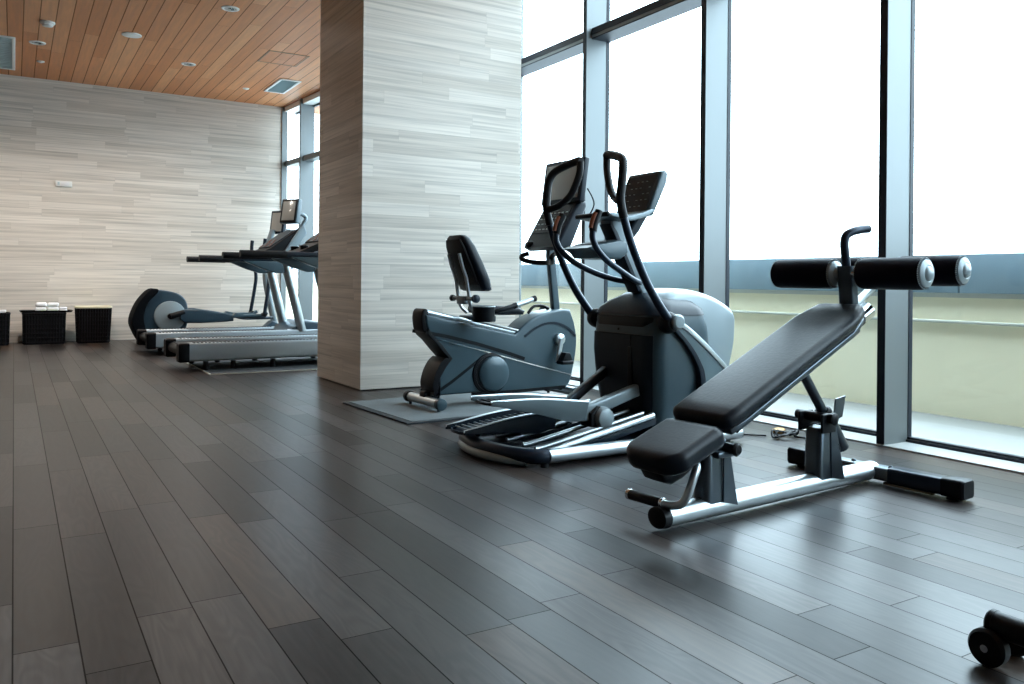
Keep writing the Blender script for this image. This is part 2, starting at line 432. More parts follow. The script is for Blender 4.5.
t = thing('wall_thermostat', 'small white rectangular control plate on the limestone back wall', 'thermostat', .717, YB, 0, 2.70)
MB().box((0, -.014, 0), (.25, .028, .095), .006).build('body', 'white', t)
MB().box((.02, -.031, 0), (.12, .006, .05), .002).build('panel', 'towel', t)
MB().box((-.08, -.031, 0), (.03, .006, .05), .002).build('switch', 'vent', t)

# ------------------------------------------------------------------ outside
struct(MB().bb((5.36, -14, -.22), (6.40, 30, -.02)).build('ground', 'pave'), 'pale terrace outside the windows')
struct(MB().bb((6.40, -14, -.22), (6.95, 30, -.03)).build('trim_3', 'gutter'), 'grey drain strip along the terrace wall')
struct(MB().bb((6.9, -14, -.2), (7.2, 30, 1.0)).build('wall_outside', 'yellow'), 'yellow rendered terrace wall')
b = MB()
y = -14.0
while y < 30:
    b.bb((6.86, y, 1.035), (7.26, y + 2.985, 1.365), .006); y += 3.0
struct(b.build('trim_4', 'band'), 'blue grey capping panels on the terrace wall')
struct(MB().bb((6.88, -14, .995), (7.2, 30, 1.035)).build('trim_5', 'pipe'), 'pale strip under the capping')
struct(MB().bb((6.87, -14, .775), (6.9, 30, .80), .006).build('trim_6', 'pipe'), 'thin ledge along the yellow wall')

# ------------------------------------------------------------------ decline bench
B = thing('decline_bench', 'black padded decline sit-up bench with silver frame and foam leg rollers', 'exercise bench', 2.51, 2.765, 4.3)
def oval(u, hv=.058, hz=.049, z=.062, n=24): return [(u, hv * math.cos(2 * PI * k / n), z + hz * math.sin(2 * PI * k / n)) for k in range(n)]
MB().loft([oval(-.045), oval(1.62)]).build('base_tube', 'silver', B)
MB().loft([oval(-.082, .046, .037), oval(-.077, .056, .047), oval(-.04, .061, .052), oval(-.037, .060, .051)]).build('end_cap', 'black', B)
# rear crossbar
c = MB().loft([[(1.605 + a, v, .06 + d) for a, d in rrect(.045, .036, .014)] for v in (-.20, .24)]); c.build('crossbar', 'silverp', B)
for sg, v0, v1 in ((-1, -.13, -.53), (1, .24, .50)):
    sl = MB().loft([[(1.605 + a, v, .06 + d) for a, d in rrect(hu, hz, .016)] for v, hu, hz in ((v0, .052, .042), (v0 + sg * .012, .053, .043), (v1 - sg * .012, .053, .043), (v1, .053, .043))])
    sl = sl.build('crossbar_sleeve', 'bluetube', B)
    MB().loft([[(1.605 + a, v, .062 + d) for a, d in rrect(hu, hz, .018)] for v, hu, hz in ((v1 - sg * .11, .058, .047), (v1 - sg * .005, .06, .05), (v1 + sg * .006, .052, .044))]).build('foot_cap', 'black', sl)
    MB().cyl((1.605, v1 - sg * .07, 0.0), (1.605, v1 - sg * .07, .03), .035, .03).build('rubber_foot', 'rubber', sl)
MB().bb((1.565, -.37, .006), (1.595, -.10, .02)).build('floor_pad', 'tan', B)
for v in (-.12, .10): MB().lathe([(.012, .09), (.014, .1), (.008, .108), (0, .109)], (1.605, v, 0)).build('bolt', 'gunmetal', B)
# front seat post
MB().loft([[(.262 + a, d, z) for a, d in rrect(hu, hv, .04)] for z, hu, hv in ((.085, .072, .05), (.28, .066, .048), (.31, .06, .042))]).build('seat_post', 'gunmetal', B)
for sg in (-1, 1): MB().prism([(.30, .088), (.40, .06), (.345, .30), (.30, .31)], sg * .05, sg * .058).build('post_gusset', 'gunmetal', B)
b = MB(); b.cyl((.33, -.10, .335), (.33, .10, .335), .024, bev=.004); b.bb((.24, -.075, .295), (.36, .075, .325), .01); b.bb((.26, -.04, .31), (.34, .04, .375), .01)
b.build('seat_hinge', 'gunmetal', B)
b = MB(); b.lathe([(.030, 0), (.032, .006), (.022, .016), (0, .018)], (.33, -.10, .335), (0, -1, 0)); b.build('hinge_knob', 'black', B)
# seat pad (tilted, chamfered corners)
def pad(name, mat, lo, hi, hw, th, outline, rnd, drop=0.0):
    """cushion from lo to hi (u,z of its top line); outline gives the half width (share of hw) along its length"""
    d = Vector((hi[0] - lo[0], 0, hi[1] - lo[1])); L = d.length; d /= L; nrm = Vector((-d.z, 0, d.x)); o = Vector((lo[0], 0, lo[1])) - nrm * (th / 2 + drop)
    def width(x):
        for (x0, w0), (x1, w1) in zip(outline, outline[1:]):
            if x <= x1: return hw * (w0 + (w1 - w0) * (x - x0) / (x1 - x0))
        return hw * outline[-1][1]
    st = [0, .12 * rnd, .4 * rnd, rnd]
    xs = st + [rnd + (L - 2 * rnd) * k / 14 for k in range(1, 14)] + [L - q for q in reversed(st)]
    rings = []
    for x in xs:
        e = min(x, L - x); q = 1.0
        if e < rnd: q = math.sqrt(max(0, 1 - ((rnd - e) / rnd) ** 2))
        sh = rnd * (1 - q)                       # how far the ends are drawn in
        w = width(x / L) - sh * .9; t_ = th / 2 - sh * min(.95, (th / 2 - .004) / rnd)
        rings.append([tuple(o + d * x + Vector((0, a, 0)) + nrm * (c * t_ / (th / 2))) for a, c in rrect(w, th / 2, min(rnd, th / 2 * .98), 6)])
    return MB().loft(rings).build(name, mat, B, 60)
SEATP = [(0, .66), (.20, 1), (.9, 1), (1, .93)]
pad('seat_pad', 'vinyl', (-.17, .35), (.17, .474), .174, .095, SEATP, .036)
b = MB(); b.prism([(-.13, .28), (.17, .385), (.20, .35), (.12, .29), (.02, .235), (-.05, .215), (-.10, .235)], -.07, .07, .02); b.build('seat_bracket', 'black', B)
# handle under the seat
MB().tube([(.10, -.06, .30), (.06, -.105, .285), (.03, -.115, .25), (.0, -.11, .18), (-.02, -.09, .135), (-.035, -.04, .12), (-.04, .0, .12)], .019).build('seat_handle', 'silver', B)
b = MB(); b.cyl((-.04, .0, .12), (-.045, .20, .118), .024, bev=.004); b.build('handle_grip', 'rubber', B)
b = MB(); b.cyl((-.0445, .195, .118), (-.045, .215, .118), .025, bev=.003); b.build('grip_ring', 'chrome', B)
b = MB(); b.cyl((-.04, -.008, .12), (-.04, .008, .12), .025, bev=.003); b.build('grip_ring', 'chrome', B)
# backrest
BP = [(0, .9), (.035, 1), (.86, 1), (1, .74)]
pad('backrest_pad', 'vinyl', (.165, .502), (1.315, 1.007), .180, .078, BP, .034)
pad('pad_board', 'gunmetal', (.19, .515), (1.29, .997), .172, .028, BP, .006, .076)
dz = .49 / 1.11
b = MB()
b.tube([(.36, 0, .43), (1.50, 0, .43 + 1.14 * dz)], .044, smooth=False)
b.build('pad_frame_tube', 'silver', B)
b = MB(); b.tube([(1.46, 0, .43 + 1.10 * dz), (1.55, 0, .43 + 1.19 * dz)], .052, smooth=False, n=24); b.build('frame_collar', 'chrome', B)
for sg in (-1, 1): MB().tube([(.28, sg * .135, .44), (1.24, sg * .135, .44 + .96 * dz)], .02, smooth=False).build('pad_frame_rail', 'gunmetal', B)
# rear post with hinge, strut and rods
MB().loft([[(1.12 + a, d, z) for a, d in rrect(hu, hv, .03)] for z, hu, hv in ((.085, .068, .052), (.33, .062, .052), (.35, .05, .042))]).build('rear_post', 'gunmetal', B)
for sg in (-1, 1): MB().prism([(1.15, .09), (1.27, .06), (1.19, .35), (1.14, .35)], sg * .049, sg * .057).build('rear_gusset', 'gunmetal', B)
b = MB(); b.cyl((1.10, -.10, .405), (1.10, .12, .405), .026, bev=.004); b.bb((1.04, -.075, .33), (1.16, -.06, .43), .006); b.bb((1.04, .06, .33), (1.16, .075, .43), .006); b.build('rear_hinge', 'black', B)
b = MB(); b.lathe([(.03, 0), (.032, .006), (.02, .014), (0, .016)], (1.10, -.10, .405), (0, -1, 0)); b.build('hinge_knob', 'black', B)
b = MB(); b.tube([(1.20, 0, .37), (.96, 0, .66)], .026, smooth=False); b.build('adjustment_strut', 'gunmetal', B)
b = MB(); b.tube([(1.17, 0, .42), (1.33, 0, .22)], .037, smooth=False); b.build('strut_sleeve', 'gunmetal', B)
b = MB(); b.lathe([(.045, 0), (.05, .01), (.05, .03), (.036, .04)], (1.165, 0, .40), (-.64, 0, .77)); b.build('strut_collar', 'black', B)
b = MB(); b.prism([(1.22, .37), (1.30, .39), (1.33, .50), (1.24, .49)], -.02, -.012); b.build('stop_plate', 'gunmetal', B)
# roller post, rollers, top handle
MB().loft([[(u + a, d, z) for a, d in rrect(.032, .043, .012)] for u, z in ((1.395, .86), (1.36, 1.20))]).build('roller_post', 'gunmetal', B)
b = MB(); b.cyl((1.355, -.46, 1.158), (1.355, .46, 1.158), .02); b.build('roller_axle', 'chrome', B)
b = MB(); b.tube([(1.42, -.0, .98), (1.60, 0, 1.08), (1.735, 0, 1.178)], .024); b.build('rear_roller_arm', 'silver', B)
b = MB(); b.cyl((1.735, -.46, 1.178), (1.735, .46, 1.178), .02); b.build('roller_axle', 'chrome', B)
for u, z in ((1.355, 1.158), (1.735, 1.178)):
    for sg in (-1, 1):
        v0, v1 = (.085 if sg < 0 else .066), .437
        R = .083
        prof = [(R * .72, 0), (R * .92, .006), (R, .026), (R * 1.01, (v1 - v0) / 2), (R, v1 - v0 - .026), (R * .95, v1 - v0 - .006), (R * .8, v1 - v0)]
        ro = MB().lathe(prof, (u, sg * v0, z), (0, sg, 0), 40).build('foam_roller', 'foam', B)
        for vv, dr in ((v0, -1), (v1, 1)):
            b = MB(); b.lathe([(R * .86, -.006), (R * .84, .004), (R * .70, .012), (R * .52, .016), (R * .48, .013), (R * .40, .022), (R * .2, .03), (0, .032)], (u, sg * vv, z), (0, sg * dr, 0), 36)
            b.build('end_disc', 'greyp', ro)
        for vv in (v0 + .004, v1 - .004):
            b = MB(); n = 44
            for k in range(n):
                a = 2 * PI * k / n
                b.ball((u + R * .93 * math.cos(a), sg * vv, z + R * .93 * math.sin(a)), .0042, n=6)
            b.build('stitching', 'greyp', ro)
MB().tube([(1.36, 0, 1.16), (1.348, 0, 1.24), (1.335, 0, 1.32), (1.345, -.005, 1.365), (1.385, -.02, 1.388), (1.44, -.035, 1.40), (1.485, -.05, 1.405)], .023).build('top_handle', 'bluetube', B)

# ------------------------------------------------------------------ cable and plug on the floor
t = thing('power_cord', 'black power cord coiled on the floor under the decline bench', 'cord', 4.70, 4.0)
pts = []
for k in range(30):
    a = k * .62; r = .06 + .022 * math.sin(k * 1.7)
    pts.append((.02 + r * math.cos(a) * 1.5, r * math.sin(a) * .9, .012 + .010 * (k % 5)))
MB().tube(pts, .007, n=8, sub=4).build('coil', 'rubber', t)
MB().tube([(-.60, .36, .007), (-.40, .30, .007), (-.20, .22, .007), (-.08, .08, .01)], .006, n=8).tube([(.08, -.03, .01), (.10, -.10, .009), (.15, -.17, .009), (.18, -.20, .012)], .007, n=8).build('lead', 'rubber', t)
b = MB(); b.box((.20, -.215, .02), (.05, .03, .03), .006, rotZ(-35)); b.build('connector', 'brass', t)
t = thing('brass_plug', 'brown oval plug adapter lying in the coiled cord', 'plug', 4.845, 4.16, 25, .0)
MB().loft([[(a, d, z) for a, d in rrect(hx, hy, hy * .95)] for z, hx, hy in ((0, .05, .03), (.006, .062, .04), (.024, .062, .04), (.03, .05, .03))]).build('body', 'brass', t)
b = MB(); b.cyl((.06, 0, .012), (.09, 0, .012), .006, n=10); b.cyl((.06, .015, .012), (.09, .015, .012), .006, n=10); b.build('pin', 'chrome', t)

# ------------------------------------------------------------------ machine foot at the corner of the photo
t = thing('equipment_foot', 'black round tube with transport wheels at the lower right corner of the photo', 'gym machine', 2.435, 1.345)
MB().tube([(0.02, -.03, .115), (.02, -.9, .115)], .037, smooth=False, n=24).build('stabilizer_tube', 'black', t)
b = MB(); b.lathe([(.038, 0), (.040, .012), (.033, .02), (0, .021)], (.02, -.038, .115), (0, 1, 0)); b.build('end_plug', 'black', t)
b = MB()
b.cyl((-.04, -.035, .055), (.15, -.035, .055), .011); b.bb((-.01, -.06, .05), (.0, -.01, .10)); b.bb((.03, -.06, .05), (.04, -.01, .10))
b.build('wheel_axle', 'chrome', t)
for sg in (-1, 1):
    b = MB(); b.lathe([(.022, 0), (.046, .004), (.054, .012), (.054, .04), (.046, .05), (.02, .052), (0, .05)], (.055 + sg * .042, -.035, .055), (sg, 0, 0), 32); b.build('transport_wheel', 'black', t)
b = MB(); b.bb((-.05, -.9, .0), (.05, -.84, .1), .01); b.build('rubber_foot', 'rubber', t)

# ------------------------------------------------------------------ elliptical trainer (near)
E = thing('elliptical_trainer', 'large dark elliptical cross trainer with curved moving arms and silver ramp rails', 'elliptical trainer', 2.7, 4.5)
# base
for sg in (-1, 1): MB().tube([(.02, sg * .445, .062), (1.62, sg * .445, .062)], .042, smooth=False, n=20).build('side_rail', 'silver', E)
MB().tube([(.02, -.445, .062), (-.07, -.41, .064), (-.15, -.25, .066), (-.19, 0, .068), (-.15, .25, .066), (-.07, .41, .064), (.02, .445, .062)], .047, n=18, flat=.95).build('rear_bow', 'bluetube', E)
MB().tube([(-.09, -.385, .032), (-.180, -.25, .032), (-.225, 0, .032), (-.180, .25, .032), (-.09, .385, .032)], .030, n=12).build('rear_bumper', 'greyp', E)
for u, v in ((.0, -.445), (.0, .445), (1.5, -.445), (1.5, .445)): MB().cyl((u, v, 0), (u, v, .03), .026, .022).build('levelling_foot', 'rubber', E)
b = MB(); b.bb((.35, -.40, .02), (1.62, .40, .05), .006); b.bb((-.10, -.33, .03), (.3, .33, .055), .01); b.build('base_plate', 'navy', E)
for v in (-.35, -.245, -.10, .10, .245, .35):
    MB().tube([(.06, v, .066), (.12, v, .07), (.45, v, .13), (.92, v, .222)], .021 if abs(v) > .3 else .015, n=16).build('ramp_rail', 'silver', E)
for v in (-.22, .22):
    MB().prism([(.05, .05), (.5, .11), (.95, .20), (.95, .16), (.5, .07), (.05, .035)], v - .13, v + .13, .004).build('ramp_bed', 'navy', E)
# shroud body
def ring(u0, u1, hv, z, r, n=7): return [(a, d, z) for a, d in rrect((u1 - u0) / 2, hv, r, n, (u0 + u1) / 2, 0)]
sh = MB().loft([ring(1.0, 1.44, .29, .06, .10), ring(.97, 1.46, .305, .12, .11), ring(.93, 1.49, .35, .40, .13), ring(.915, 1.49, .365, .62, .13), ring(.92, 1.46, .365, .80, .13), ring(.935, 1.43, .355, .88, .13)]).build('shroud', 'teal', E)
MB().loft([ring(.925, 1.43, .367, .88, .13), ring(.94, 1.42, .355, .92, .13), ring(.985, 1.38, .30, .97, .13), ring(1.03, 1.33, .21, 1.01, .12), ring(1.07, 1.29, .12, 1.028, .08), ring(1.12, 1.24, .04, 1.034, .03)]).build('top_cowl', 'navy', E, 60)
# rear service cover follows the back of the shroud
SHT = [(.06, 1.0, 1.44, .29), (.12, .97, 1.46, .305), (.40, .93, 1.49, .35), (.62, .915, 1.49, .365), (.80, .92, 1.46, .365), (.88, .935, 1.43, .355)]
def shroud_at(z):
    for (z0, *a), (z1, *b_) in zip(SHT, SHT[1:]):
        if z <= z1 + 1e-6: k = (z - z0) / (z1 - z0); return [p + (q - p) * k for p, q in zip(a, b_)]
def wrap(zs, off, keep=lambda z: 9.0):
    rings = []
    for z in zs:
        u0, u1, hv = shroud_at(z); out = []
        for o_ in (off, -.02):
            p = rrect((u1 - u0) / 2 + o_, hv + o_, .13 + max(o_, 0), 7, (u0 + u1) / 2, 0)[8:20]
            p = [(a, max(-keep(z), min(keep(z), d), ), z) for a, d in p]
            out += p if o_ > 0 else p[::-1]
        rings.append(out)
    return rings
MB().loft(wrap((.09, .12, .25, .40, .51, .62, .70, .745), .012)).build('rear_cover', 'navy', E, 60)
MB().loft(wrap((.80, .82, .84, .868), .010, lambda z: .31 - max(0, .835 - z) * 2.0)).build('rear_inset', 'black', E, 60)
b = MB(); b.bb((.8985, -.145, .40), (.93, -.105, .66), .003); b.build('crank_slot', 'black', E)
b = MB()
b.bb((.9005, -.130, .30), (.92, -.126, .74)); b.bb((.9005, -.22, .742), (.945, .22, .747))
b.build('cover_seam', 'black', E)
b = MB(); b.lathe([(.010, 0), (.008, .006), (0, .007)], (.92, .02, .775), (-1, 0, 0), 12); b.build('cover_screw', 'black', E)
# flywheel housing at the front
HP = spl([(1.02, .98), (1.14, 1.04), (1.30, 1.06), (1.50, 1.03), (1.70, .95), (1.775, .885), (1.785, .80), (1.775, .66), (1.735, .50), (1.66, .25), (1.58, .09)], 5) + [Vector((1.20, .07)), Vector((1.12, .5))]
cu = sum(p[0] for p in HP) / len(HP); cz = sum(p[1] for p in HP) / len(HP)
rings = []
for v, k in ((-.27, .80), (-.262, .88), (-.235, .955), (-.19, .99), (-.1, 1.0), (.1, 1.0), (.19, .99), (.235, .955), (.262, .88), (.27, .80)):
    rings.append([(cu + (p[0] - cu) * k, v, cz + (p[1] - cz) * k) for p in HP])
MB().loft(rings).build('flywheel_housing', 'greyp', E, 45)
for sg in (-1, 1):
    # side fairing sweeping from pivot down to the base, with its dark band
    fp = spl([(1.0, .87), (1.12, .85), (1.30, .74), (1.48, .60), (1.60, .48)], 5) + spl([(1.58, .28), (1.50, .10)], 2) + [Vector((1.36, .08))] + spl([(1.36, .30), (1.33, .46), (1.22, .65), (1.06, .79)], 5)
    MB().prism([(p[0], p[1]) for p in fp], sg * .25, sg * .385, .02).build('side_fairing', 'teal2', E)
    bp_ = spl([(1.05, .79), (1.16, .69), (1.255, .57), (1.305, .44), (1.30, .12)], 6)
    poly = [(p[0], p[1]) for p in bp_] + [(p[0] + .045, p[1]) for p in reversed(bp_)]
    MB().prism(poly, sg * .30, sg * .395, .004).build('dark_band', 'navy', E)
    st_ = spl([(1.08, .865), (1.20, .80), (1.36, .685), (1.52, .555), (1.59, .49)], 5)
    poly = [(p[0], p[1]) for p in st_] + [(p[0] - .012, p[1] - .035) for p in reversed(st_)]
    MB().prism(poly, sg * .30, sg * .394, .006).build('silver_strip', 'silver', E)
    # pivot
    kn = MB().lathe([(.05, 0), (.070, .02), (.074, .05), (.064, .085), (.05, .10), (0, .103)], (1.01, sg * .345, .835), (0, sg, 0)).build('arm_pivot', 'black', E)
    MB().lathe([(.052, 0), (.05, .018), (.038, .028), (0, .03)], (1.03, sg * .452, .842), (0, sg, 0)).build('pivot_cap', 'greyp', kn)
    # moving arm
    ar = MB().tube([(1.0, sg * .42, .84), (.90, sg * .42, .955), (.80, sg * .42, 1.09), (.71, sg * .42, 1.25), (.645, sg * .42, 1.39), (.60, sg * .42, 1.51)], [.030, .027, .026, .025], n=16).build('moving_arm', 'bluetube', E)
    J = (.572, .42, 1.62)
    loop = [(.60, .42, 1.51), J, (.577, .425, 1.72), (.59, .42, 1.82), (.61, .39, 1.88), (.635, .31, 1.915), (.665, .18, 1.945), (.672, .145, 1.94)]
    MB().tube([(a, sg * q, z) for a, q, z in loop], .0285, n=14).build('arm_grip', 'rubber', ar)
    loop2 = [(.672, .150, 1.94), (.668, .155, 1.86), (.655, .19, 1.77), (.64, .235, 1.70), (.61, .32, 1.64), (.572, .41, 1.615)]
    MB().tube([(a, sg * q, z) for a, q, z in loop2], .025, n=14).build('inner_grip', 'rubber', ar)
# links and pedals
vn = -.17
b = MB(); b.prism([(.40, .30), (.55, .31), (.98, .425), (.98, .345), (.66, .25), (.52, .19), (.38, .20)], vn - .035, vn + .035, .015); b.build('pedal_arm', 'silverp', E)
def footplate(v, z_r, z_f, mat_side, mat_tray):
    """pedal tray from the rear lip (u=-.28) to the front (u=.42)"""
    d = lambda u: z_r + (z_f - z_r) * (u + .28) / .70
    tr = MB()
    hw = .125
    outline = [(-.28, -.05), (-.26, -.10), (-.15, -hw), (.30, -hw), (.42, -.09), (.42, .09), (.30, hw), (-.15, hw), (-.26, .10), (-.28, .05)]
    rb = [[(a, v + q, d(a) - .03) for a, q in outline], [(a, v + q, d(a) - .012) for a, q in outline], [(a * .985 + .004, v + q * .93, d(a) - .012) for a, q in outline], [(a * .985 + .004, v + q * .93, d(a) - .024) for a, q in outline]]
    tr.loft(rb)
    o = tr.build('foot_pedal', mat_tray, E)
    b = MB()
    for k in range(12):
        u = -.22 + k * .045; b.box((u, v, d(u) - .012), (.012, hw * 1.7, .010), .002)
    b.build('tread_ribs', 'greyp' if v > 0 else 'rubber', o)
    for sg in (-1, 1):
        w = v + sg * hw
        pr = [(-.285, d(-.285) - .022), (-.28, d(-.28) + .004), (.10, d(.10) + .022), (.43, d(.43) + .012), (.40, d(.4) - .10), (.27, d(.27) - .115), (.05, d(.05) - .07)]
        MB().prism(pr, w - .008, w + .008, .003).build('side_plate', mat_side, o)
        MB().tube([(-.285, w, d(-.285) - .002), (-.1, w, d(-.1) + .014), (.10, w, d(.10) + .023), (.43, w, d(.43) + .014)], .0075, n=8).build('plate_lip', 'silver', o)
    return o
footplate(vn, .385, .325, 'platem', 'navy')
b = MB(); b.lathe([(.0, 0), (.062, .002), (.072, .02), (.072, .10), (.06, .125), (.03, .135), (0, .136)], (.60, vn + .03, .215), (0, -1, 0)); b.build('pedal_roller', 'greyp', E)
b = MB(); b.prism([(.50, .16), (.50, .25), (.56, .29), (.62, .28), (.64, .22), (.6, .15)], vn - .06, vn + .06, .012); b.build('roller_bracket', 'black', E)
vf = .17
b = MB(); b.prism([(.38, .20), (.50, .24), (.96, .53), (.96, .455), (.56, .20), (.42, .15)], vf - .03, vf + .03, .014); b.build('pedal_arm', 'gunmetal', E)
footplate(vf, .155, .225, 'navy', 'bluetube')
b = MB(); b.lathe([(0, 0), (.06, .002), (.068, .02), (.068, .09), (.05, .11), (0, .112)], (.55, vf + .05, .175), (0, -1, 0)); b.build('pedal_roller', 'greyp', E)
# mast, console, shelf, tray
MB().loft([[(u + a, d, z) for a, d in rrect(hu, hv, .02)] for u, z, hu, hv in ((1.12, 1.02, .06, .06), (1.03, 1.17, .055, .06), (.88, 1.42, .055, .06), (.83, 1.52, .06, .065))]).build('mast', 'silverp', E)
b = MB()
b.prism([(1.03, 1.03), (1.055, 1.05), (.81, 1.50), (.77, 1.50)], -.062, .062, .006); b.build('mast_back', 'navy', E)
MB().loft([[(u + a, d, z) for a, d in rrect(hu, hv, .03)] for u, z, hu, hv in ((.90, 1.36, .05, .05), (.99, 1.45, .05, .055), (1.06, 1.57, .05, .07), (1.08, 1.68, .04, .08))]).build('console_neck', 'navy', E)
# console head: display facing the user (-u, tilted up)
CH = [(1.0, 1.575), (1.06, 1.56), (1.18, 1.79), (1.195, 1.86), (1.17, 1.885), (1.125, 1.875)]
MB().prism(CH, -.178, .185, .022).build('console', 'teal', E)
b = MB()
tn = Vector((1.125 - 1.0, 0, 1.875 - 1.575)).normalized()
for s0, s1, v0, v1 in ((.02, .30, -.155, .165),):
    o0 = Vector((1.0, 0, 1.575)) + tn * s0; o1 = Vector((1.0, 0, 1.575)) + tn * s1; nn = Vector((-tn.z, 0, tn.x)) * .004
    b.loft([[(o.x + nn.x * k, v, o.z + nn.z * k) for o, v in ((o0, v0), (o0, v1), (o1, v1), (o1, v0))] for k in (-1, 1)])
b.build('display', 'display', E)
b = MB()
for r in range(5):
    for c_ in range(6):
        if (r * 7 + c_ * 3) % 4 == 0: continue
        o0 = Vector((1.0, 0, 1.575)) + tn * (.06 + r * .048) + Vector((-tn.z, 0, tn.x)) * .005
        b.box((o0.x, -.115 + c_ * .048, o0.z), (.004, .018, .004), 0, rotY(22.6))
b.build('button_row', 'vent', E)
MB().prism([(.66, 1.555), (.70, 1.535), (.86, 1.515), (1.0, 1.55), (1.06, 1.60), (1.03, 1.605), (.95, 1.575), (.85, 1.55), (.70, 1.565)], -.19, .19, .008).build('reading_shelf', 'silverp', E)
MB().box((.665, 0, 1.553), (.03, .37, .034), .012).build('shelf_lip', 'black', E)
MB().prism([(.52, 1.325), (.60, 1.35), (.80, 1.385), (.86, 1.37), (.86, 1.30), (.80, 1.255), (.62, 1.26), (.58, 1.30)], -.15, .15, .012).build('accessory_tray', 'teal', E)
MB().prism([(.60, 1.352), (.78, 1.386), (.78, 1.39), (.60, 1.357)], -.11, .11).build('tray_mat', 'black', E)
for sg in (-1, 1):
    fh = MB().tube([(1.05, sg * .05, 1.10), (.93, sg * .11, 1.125), (.80, sg * .16, 1.17), (.66, sg * .19, 1.235), (.56, sg * .205, 1.31), (.515, sg * .21, 1.38), (.515, sg * .21, 1.44)], .021).build('fixed_handle', 'bluetube', E)
    MB().tube([(.515, sg * .21, 1.43), (.53, sg * .21, 1.49), (.565, sg * .208, 1.565)], .026).build('sensor_grip', 'black', fh)
    MB().tube([(.500, sg * .21, 1.45), (.514, sg * .21, 1.50), (.538, sg * .21, 1.55)], .018).build('sensor_plate', 'orange', fh)

# ------------------------------------------------------------------ recumbent bike + mat
t = thing('floor_mat', 'grey speckled rubber mat under the recumbent bike', 'mat', 2.57, 5.74, 3)
MB().bb((0, 0, 0), (1.9, 1.27, .012)).build('edge_strip', 'matedge', t)
MB().bb((.055, .04, .011), (1.88, 1.25, .016)).build('surface', 'mat', t)
K = thing('recumbent_bike', 'teal grey recumbent exercise bike with black backrest on a grey mat by the pillar', 'exercise bike', 3.05, 6.38, 2, .016)
def o16(l): return [(a, z - .016) for a, z in l]
bodyP = o16([(-.02, .125), (.03, .30), (.10, .40), (.135, .435), (.02, .56), (-.07, .66), (-.10, .74), (-.10, .815), (.30, .735), (.80, .625)] + [tuple(p) for p in spl([(.84, .66), (.95, .745), (1.08, .80), (1.22, .83), (1.34, .845), (1.42, .838)], 4)] + [tuple(p) for p in spl([(1.47, .72), (1.50, .58), (1.49, .42), (1.45, .24), (1.41, .14), (1.36, .108)], 4)] + [(.8, .105), (.45, .125)])
MB().prism(bodyP, -.125, .125, .022, 4).build('body', 'teal', K)
sp2 = o16([tuple(p) for p in spl([(.03, .125), (-.01, .15), (-.03, .22), (-.005, .32), (.04, .40), (.09, .445)], 4)] + [(.125, .435), (.06, .50), (-.02, .59), (-.07, .63), (-.09, .66), (-.07, .70), (-.05, .65), (.05, .56), (.155, .435), (.09, .36), (.04, .28), (.01, .125)])
MB().prism(sp2, -.132, .11, .012).build('rear_spine', 'black', K)
MB().prism(o16([tuple(p) for p in spl([(-.125, .70), (-.135, .78), (-.125, .84), (-.10, .862), (-.075, .85), (-.06, .80), (-.06, .72), (-.05, .66), (-.08, .655), (-.11, .67)], 4, True)]), -.11, .07, .02).build('rail_end_cap', 'black', K)
for sg in (-1, 1):
    vv = sg * .126
    def strip(pts, w, name, mat, dv_=.006):
        P = [Vector(p) for p in pts]; up = []; dn = []
        for i, p in enumerate(P):
            tt = (P[min(i + 1, len(P) - 1)] - P[max(i - 1, 0)]).normalized(); n_ = Vector((-tt.y, tt.x))
            up.append(p + n_ * w / 2); dn.append(p - n_ * w / 2)
        MB().prism([(p[0], p[1] - .016) for p in up + dn[::-1]], vv - sg * .01, vv + sg * dv_).build(name, mat, K)
    strip([(-.02, .61), (.4, .505), (.9, .368), (1.44, .225)], .010, 'seam_strip', 'chrome', .004)
    strip([(-.10, .665), (.10, .625), (.4, .552), (.75, .45), (.9, .40)], .030, 'crease_band', 'black', .003)  # black band along the body crease
    strip([(-.02, .14), (.15, .235), (.32, .345), (.44, .425)], .026, 'diagonal_groove', 'black', .003)
    strip(spl([(.90, .60), (1.0, .665), (1.12, .71), (1.25, .715), (1.38, .67), (1.48, .59)], 5), .022, 'arch_groove', 'navy', .004)
    strip([(.35, .118), (.8, .112), (1.36, .118)], .03, 'belly_strip', 'black', .005)
    d = MB().lathe([(.185, 0), (.18, .012), (.16, .016), (.155, .008)], (.54, vv, .27), (0, sg, 0), 40).build('disc_ring', 'black', K)
    MB().lathe([(.155, 0), (.150, .03), (.125, .046), (.07, .055), (0, .057)], (.565, vv, .27), (0, sg, 0), 40).build('disc_cover', 'teal', K)
    MB().lathe([(.055, 0), (.052, .03), (.035, .042), (0, .044)], (1.285, vv, .55), (0, sg, 0)).build('crank_hub', 'silver', K)
    a = MB()
    e = (1.235, .345) if sg < 0 else (1.335, .755)
    a.tube([(1.285, sg * .165, .55), (e[0], sg * .175, e[1])], [.028, .022], smooth=False, flat=.6)
    a.build('crank_arm', 'silver', K)
    p_ = MB(); p_.box((e[0] + .04, sg * .24, e[1]), (.13, .10, .035), .01); p_.prism([(e[0] - .02, e[1] + .017), (e[0] + .10, e[1] + .02), (e[0] + .07, e[1] + .09), (e[0] + .02, e[1] + .09)], sg * .24 - .04, sg * .24 + .04, .008); p_.build('pedal', 'black', K)
